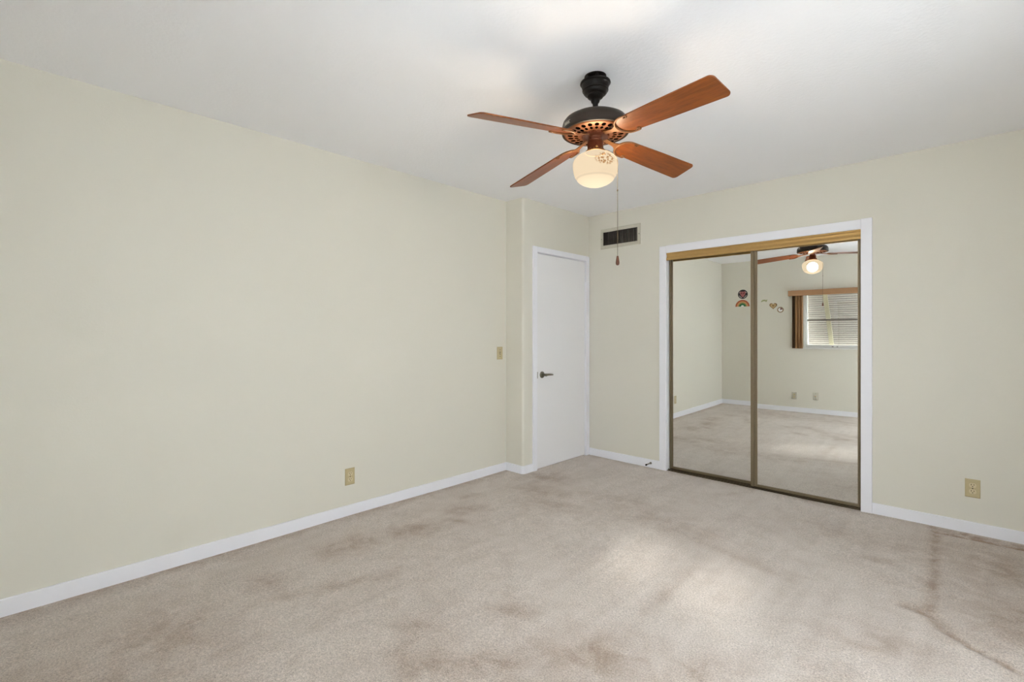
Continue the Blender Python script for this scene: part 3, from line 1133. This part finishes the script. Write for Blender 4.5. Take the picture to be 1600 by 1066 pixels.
    for k in range(4):
        th = th0 + k * PI / 2
        pitch, droop = -0.27, 0.078
        tilt = 0.025 * math.cos(th) + 0.004 * math.sin(th)
        mt = Matrix.Translation((0, 0, Z(2.194))) @ Matrix.Rotation(th, 4, 'Z') @ Matrix.Rotation(droop - tilt, 4, 'Y') @ Matrix.Rotation(pitch, 4, 'X')
        if bme is None:
            b = obj('blade', blade_bm(), M['blade'], fan, smooth=True, bevel=0.0015, angle=40)
            i_ = obj('blade_iron', iron_bm(), M['iron'], fan, smooth=True, angle=50)
            bme, be = b, i_
        else:
            b = bme.copy(); COL.objects.link(b); b.parent = fan
            i_ = be.copy(); COL.objects.link(i_); i_.parent = fan
        b.matrix_local = mt
        i_.matrix_local = mt
    # the bulb inside the globe
    ld = bpy.data.lights.new('bulb', 'POINT')
    ld.energy = BULB
    ld.color = (1.0, 0.85, 0.66)
    ld.shadow_soft_size = 0.055
    lo = bpy.data.objects.new('bulb', ld)
    COL.objects.link(lo)
    lo.parent = fan
    lo.location = (0, 0, Z(2.035))
    return fan


BULB = 60.0
build_fan()


# ---------------------------------------------------------------- back wall window, seen in the mirror
def build_window():
    w = empty('window_1', ((WX0 + WX1) / 2, YB - 0.06, WZ0))
    struct(w, 'wide aluminium window in the back wall, half shuttered, seen in the mirror', 'window')
    cx = (WX0 + WX1) / 2
    hw = (WX1 - WX0) / 2
    hgt = WZ1 - WZ0
    bm = bmesh.new()
    F = 0.030
    box(bm, -hw, -hw + F, -0.03, 0.035, 0, hgt)
    box(bm, hw - F, hw, -0.03, 0.035, 0, hgt)
    box(bm, -hw + F, hw - F, -0.03, 0.035, 0, 0.040)
    box(bm, -hw + F, hw - F, -0.03, 0.035, hgt - 0.03, hgt)
    box(bm, -0.028, 0.028, -0.03, 0.035, 0.04, hgt - 0.03)
    box(bm, 0.36, 0.43, -0.03, 0.03, 0.04, hgt - 0.03)
    obj('window_frame', bm, M['alu'], w, bevel=0.002)
    bm = bmesh.new()
    box(bm, -hw - 0.02, hw + 0.02, 0.035, 0.10, -0.022, 0.0)
    obj('window_sill', bm, M['alu'], w, bevel=0.003)
    zr = 1.470 - WZ0
    for xa, xb in ((-hw + F, -0.028), (0.028, hw - F)):
        bm = bmesh.new()
        box(bm, xa, xb, -0.012, 0.012, zr - 0.012, zr + 0.012)
        r = obj('meeting_rail', bm, M['rail'], w)
        bm = bmesh.new()
        box(bm, xa, xb, -0.003, 0.0, 0.04, hgt - 0.03)
        obj('window_pane', bm, M['pane'], w)
    for s in (-1, 1):                      # sash latches
        bm = bmesh.new()
        box(bm, -0.39 + s * 0.03 - 0.012, -0.39 + s * 0.03 + 0.012, 0.035, 0.045, 0.010, 0.022)
        obj('latch', bm, M['rail'], w, bevel=0.002)
    bm = bmesh.new()
    box(bm, 0.028, hw - F, -0.024, -0.0225, 0.04, zr - 0.012)
    obj('sun_dimming_screen', bm, M['screen'], w)  # unseen screen, added to dim the sun through the lower sash
    return w


build_window()

# louvred shutter hung outside over the left half
sh = empty('louvred_shutter', (1.70, YB - 0.245, 1.950))
tag(sh, 'off-white louvred shutter propped open outside the window, seen in the mirror', 'shutter')
SWD, SL = 0.84, 0.98
tl = Matrix.Rotation(math.radians(-6), 4, 'X')
bm = bmesh.new()
n = 28
for i in range(n):
    z = -0.03 - i * (SL - 0.06) / (n - 1)
    box(bm, -SWD / 2 + 0.03, SWD / 2 - 0.03, -0.026, 0.026, -0.0018, 0.0018, tl @ Matrix.Translation((0, 0, z)) @ Matrix.Rotation(math.radians(56), 4, 'X'))
obj('louvers', bm, M['shutter'], sh)
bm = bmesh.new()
for i in range(n):                        # dark strips painting the shade lines between slats
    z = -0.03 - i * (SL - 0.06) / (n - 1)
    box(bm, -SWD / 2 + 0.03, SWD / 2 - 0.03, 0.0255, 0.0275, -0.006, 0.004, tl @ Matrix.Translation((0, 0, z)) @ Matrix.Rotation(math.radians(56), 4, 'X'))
obj('louver_shade_strips', bm, M['slat_shade'], sh)['label'] = 'grey strips painted as shade between slats'
bm = bmesh.new()
box(bm, -SWD / 2, -SWD / 2 + 0.03, -0.015, 0.015, -SL, 0, tl)
box(bm, SWD / 2 - 0.03, SWD / 2, -0.015, 0.015, -SL, 0, tl)
box(bm, -SWD / 2 + 0.03, SWD / 2 - 0.03, -0.015, 0.015, -0.025, 0, tl)
box(bm, -SWD / 2 + 0.03, SWD / 2 - 0.03, -0.015, 0.015, -SL, -SL + 0.025, tl)
obj('frame', bm, M['shutter'], sh)
bm = bmesh.new()
box(bm, -0.03, 0.03, -0.012, 0.012, -0.86, 0.0, Matrix.Translation((-0.155, 0.032, -0.02)) @ Matrix.Rotation(math.radians(-5.6), 4, 'Y') @ Matrix.Rotation(math.radians(-5), 4, 'X'))
obj('prop_arm', bm, M['arm'], sh)
bm = bmesh.new()
box(bm, -SWD / 2, SWD / 2, 0.015, 0.048, -0.03, 0.01)
obj('hinge_rail', bm, M['shutter'], sh)

# curtain and valance
va = empty('valance', (2.05, YB, 1.857))
tag(va, 'tan fabric-covered valance box across the window top, seen in the mirror', 'valance')
bm = bmesh.new()
x0, x1 = 1.094 - 2.05, 2.97 - 2.05
box(bm, x0, x1, 0.085, 0.10, 0.0, 0.086)
box(bm, x0, x0 + 0.012, 0.0, 0.085, 0.0, 0.086)
box(bm, x1 - 0.012, x1, 0.0, 0.085, 0.0, 0.086)
obj('front_board', bm, M['valance'], va, bevel=0.003)
bm = bmesh.new()
box(bm, x0 + 0.012, x1 - 0.012, 0.0, 0.085, 0.076, 0.086)
obj('top_board', bm, M['valance'], va)


def curtain(name, xa, xb, z0, z1, y0, amp, folds, mat, label, seed=0):
    bm = bmesh.new()
    n = 90
    cols = []
    for i in range(n + 1):
        t = i / n
        x = xa + (xb - xa) * t
        y = y0 + amp * math.sin(2 * PI * folds * t + seed) + 0.25 * amp * math.sin(2 * PI * folds * 2.3 * t + 1)
        cols.append((x, y))
    th = 0.0025
    A = [[bm.verts.new((x, y + s * th / 2, z)) for s in (1, -1) for z in (z0, z1)] for x, y in cols]
    for a, b in zip(A, A[1:]):
        bm.faces.new((a[0], b[0], b[1], a[1]))
        bm.faces.new((a[2], a[3], b[3], b[2]))
        bm.faces.new((a[0], a[2], b[2], b[0]))
        bm.faces.new((a[1], b[1], b[3], a[3]))
    bm.faces.new((A[0][0], A[0][1], A[0][3], A[0][2]))
    bm.faces.new((A[-1][0], A[-1][2], A[-1][3], A[-1][1]))
    o = obj(name, bm, mat, smooth=True, angle=80)
    tag(o, label, 'curtain')
    return o


curtain('curtain', 1.190, 1.295, 1.02, 1.925, YB + 0.055, 0.018, 2.5, M['brown_fabric'], 'narrow brown pleated curtain bunched at the window side, seen in the mirror')
curtain('curtain_lining', 1.140, 1.192, 1.02, 1.923, YB + 0.030, 0.010, 1.2, M['dark_fabric'], 'dark brown curtain edge beside the brown pleats, seen in the mirror', 1.0)


# ---------------------------------------------------------------- stickers on the back wall, seen in the mirror
def decal_mat(name, c):
    return mat_plain(name, srgb(*c), 0.5, 0, 0.05, 60)


DM = {'black': decal_mat('sticker_black', (36, 30, 36)), 'grey': decal_mat('sticker_grey', (172, 164, 158)), 'rose': decal_mat('sticker_dusty_red', (168, 96, 98)), 'dred': decal_mat('sticker_dark_red', (110, 48, 52)),
      'red': decal_mat('sticker_brick_red', (172, 88, 52)), 'orange': decal_mat('sticker_orange', (206, 150, 98)), 'olive': decal_mat('sticker_olive', (140, 138, 84)), 'green': decal_mat('sticker_green', (38, 112, 66)),
      'white': decal_mat('sticker_white', (232, 232, 228)), 'brown': decal_mat('sticker_brown', (134, 104, 62)), 'sage': decal_mat('sticker_sage', (160, 166, 124)), 'tan': decal_mat('sticker_tan', (186, 160, 112))}


def decal(name, x, z, label, cat):
    return tag(empty(name, (x, YB, z), (0, 0, PI)), label, cat, 'wall stickers on the back wall')


PL = lambda u, v, t: (u, t, v)

b = decal('round_sticker', 0.356, 1.919, 'round black sticker with a dusty red emblem, above the rainbow', 'sticker')
bm = bmesh.new(); prism(bm, circle(0.080, 40), 0.0, -0.004, PL); obj('disc', bm, DM['black'], b)
for a0, a1 in ((200, 255), (285, 340), (20, 50), (130, 160)):
    arc_o = [(0.066 * math.cos(math.radians(a0 + (a1 - a0) * i / 8)), 0.066 * math.sin(math.radians(a0 + (a1 - a0) * i / 8))) for i in range(9)]
    arc_i = [(0.054 * math.cos(math.radians(a0 + (a1 - a0) * i / 8)), 0.054 * math.sin(math.radians(a0 + (a1 - a0) * i / 8))) for i in range(9)]
    bm = bmesh.new()
    prism(bm, arc_o + arc_i[::-1], -0.004, -0.005, PL)
    obj('ring_mark', bm, DM['grey'], b)
bm = bmesh.new()
prism(bm, [(-0.046, 0.040), (-0.030, 0.052), (-0.014, 0.040), (0.0, 0.050), (0.014, 0.040), (0.030, 0.052), (0.046, 0.040), (0.042, 0.005), (0.028, -0.022), (0.010, -0.046), (0.0, -0.050), (-0.010, -0.046), (-0.028, -0.022), (-0.042, 0.005)], -0.004, -0.0055, PL)
obj('emblem', bm, DM['rose'], b)
for s in (-1, 1):
    bm = bmesh.new()
    prism(bm, [(s * 0.034, 0.034), (s * 0.010, 0.026), (s * 0.006, 0.006), (s * 0.014, -0.004), (s * 0.026, 0.010)], -0.0055, -0.006, PL)
    obj('emblem_shading', bm, DM['dred'], b)

rb = decal('rainbow_sticker', 0.350, 1.706, 'rainbow-shaped sticker with red, orange and green bands', 'sticker')


def arch(ro, ri, zb=0.0, nn=24):
    o_ = [(ro * math.cos(PI * i / nn), ro * math.sin(PI * i / nn)) for i in range(nn + 1)]
    i_ = [(ri * math.cos(PI * i / nn), ri * math.sin(PI * i / nn)) for i in range(nn + 1)]
    return o_ + i_[::-1]


for nm, ro, ri, c in (('band', 0.116, 0.092, 'red'), ('band', 0.092, 0.068, 'orange'), ('band', 0.068, 0.054, 'olive'), ('band', 0.054, 0.024, 'green')):
    bm = bmesh.new(); prism(bm, arch(ro, ri), 0.0, -0.004, PL)
    q = obj(nm, bm, DM[c], rb)
    q['label'] = {'red': 'brick red band', 'orange': 'pale orange band', 'olive': 'olive band', 'green': 'green band'}[c]
bm = bmesh.new(); prism(bm, [(0.024 * math.cos(PI * i / 12), 0.024 * math.sin(PI * i / 12)) for i in range(13)], 0.0, -0.004, PL)
obj('centre', bm, DM['white'], rb)

gs = decal('bow_sticker', 0.718, 1.805, 'tiny sage green bow-shaped sticker left of the heart', 'sticker')
bm = bmesh.new()
prism(bm, [(-0.050, 0.022), (-0.030, 0.012), (-0.012, 0.020), (0.0, 0.016), (0.012, 0.020), (0.028, 0.014), (0.046, -0.004), (0.042, -0.022), (0.024, -0.014), (0.010, -0.006), (-0.012, -0.006), (-0.030, -0.020), (-0.044, -0.010)], 0.0, -0.004, PL)
obj('bow', bm, DM['sage'], gs)
bm = bmesh.new(); prism(bm, circle(0.009, 14, 0, 0.008), -0.004, -0.006, PL); obj('knot', bm, DM['olive'], gs)


def heart(s, n=40):
    pts = []
    for i in range(n):
        t = 2 * PI * i / n
        pts.append((s * 16 * math.sin(t) ** 3 / 16, s * (13 * math.cos(t) - 5 * math.cos(2 * t) - 2 * math.cos(3 * t) - math.cos(4 * t)) / 16))
    return pts


hs = decal('heart_sticker', 0.856, 1.717, 'brown heart-shaped sticker with a tan middle', 'sticker')
bm = bmesh.new(); prism(bm, heart(0.058), 0.0, -0.004, PL); obj('outline', bm, DM['brown'], hs)
bm = bmesh.new(); prism(bm, heart(0.041), -0.004, -0.005, PL); obj('middle', bm, DM['tan'], hs)
bm = bmesh.new(); prism(bm, heart(0.020), -0.005, -0.006, PL); obj('small_heart', bm, DM['brown'], hs)

cs = decal('ring_sticker', 0.963, 1.648, 'small round white sticker with a brown rim, nearest the window', 'sticker')
bm = bmesh.new(); ring_prism(bm, circle(0.047, 32), circle(0.034, 32), 0.0, -0.005, PL); obj('rim', bm, DM['brown'], cs)
bm = bmesh.new(); prism(bm, circle(0.0342, 32), 0.0, -0.003, PL); obj('face', bm, DM['white'], cs)
bm = bmesh.new(); prism(bm, [(0.004, -0.008), (0.002, 0.033), (-0.016, 0.029), (-0.029, 0.015), (-0.032, 0.002), (-0.014, 0.004)], -0.003, -0.004, PL); obj('mark', bm, DM['dred'], cs)

# ---------------------------------------------------------------- unseen right wall window, added for fill light
w2 = empty('fill_window', (XR + 0.1, (RY0 + RY1) / 2, RZ0))
struct(w2, 'wide clear window added in the unseen right wall for fill light', 'window')
hy = (RY1 - RY0) / 2
hg = RZ1 - RZ0
bm = bmesh.new()
for a, b_ in ((-hy, -hy + 0.04), (-0.03, 0.03), (hy - 0.04, hy)):
    box(bm, -0.03, 0.03, a, b_, 0, hg)
box(bm, -0.03, 0.03, -hy + 0.04, hy - 0.04, 0, 0.04)
box(bm, -0.03, 0.03, -hy + 0.04, hy - 0.04, hg - 0.04, hg)
obj('window_frame', bm, M['alu'], w2)
for a, b_ in ((-hy + 0.04, -0.03), (0.03, hy - 0.04)):
    bm = bmesh.new()
    box(bm, -0.002, 0.002, a, b_, 0.04, hg - 0.04)
    obj('window_pane', bm, M['pane'], w2)


def sheer(name, label, loc, size, along_y):
    """an added sheer with shallow folds that spreads daylight as fill"""
    w, h = size
    n = 120
    bm = bmesh.new()
    A = []
    for i in range(n + 1):
        u = -w / 2 + w * i / n
        d = 0.012 * math.sin(u * 40) + 0.004 * math.sin(u * 93 + 1)
        A.append([bm.verts.new((d + s, u, z) if along_y else (u, d + s, z)) for s in (0.0, 0.0008) for z in (0.0, h)])
    for a, b in zip(A, A[1:]):
        bm.faces.new((a[0], b[0], b[1], a[1]))
    for v in [v for a in A for v in a[2:]]:
        bm.verts.remove(v)
    o = obj(name, bm, M['sheer'], smooth=True, angle=180, loc=loc)
    tag(o, label, 'curtain')
    return o


tr3 = empty('fill_door', ((GX0 + GX1) / 2, YB - 0.1, 0.03))  # unseen glazed door, added to bring in fill light
struct(tr3, 'unseen glazed door added in the back wall for fill light', 'door')
bm = bmesh.new()
gw, gh = (GX1 - GX0) / 2, GZ1 - 0.03
box(bm, -gw, -gw + 0.06, -0.03, 0.03, 0, gh)
box(bm, gw - 0.06, gw, -0.03, 0.03, 0, gh)
box(bm, -gw + 0.06, gw - 0.06, -0.03, 0.03, 0, 0.08)
box(bm, -gw + 0.06, gw - 0.06, -0.03, 0.03, gh - 0.06, gh)
obj('door_frame', bm, M['alu'], tr3)
bm = bmesh.new()
box(bm, -gw + 0.06, gw - 0.06, -0.002, 0.002, 0.08, gh - 0.06)
obj('door_pane', bm, M['pane'], tr3)
sheer('fill_sheer', 'white sheer added over the fill-light door to spread daylight', ((GX0 + GX1) / 2, YB - 0.045, 0.04), (GX1 - GX0 - 0.01, GZ1 - 0.05), False)  # added so the door glows as a broad soft source
sheer('fill_sheer', 'wide white sheer added over the fill-light window to spread daylight', (XR + 0.045, (RY0 + RY1) / 2, RZ0 + 0.005), (RY1 - RY0 - 0.01, RZ1 - RZ0 - 0.01), True)  # added to turn the window into even fill light
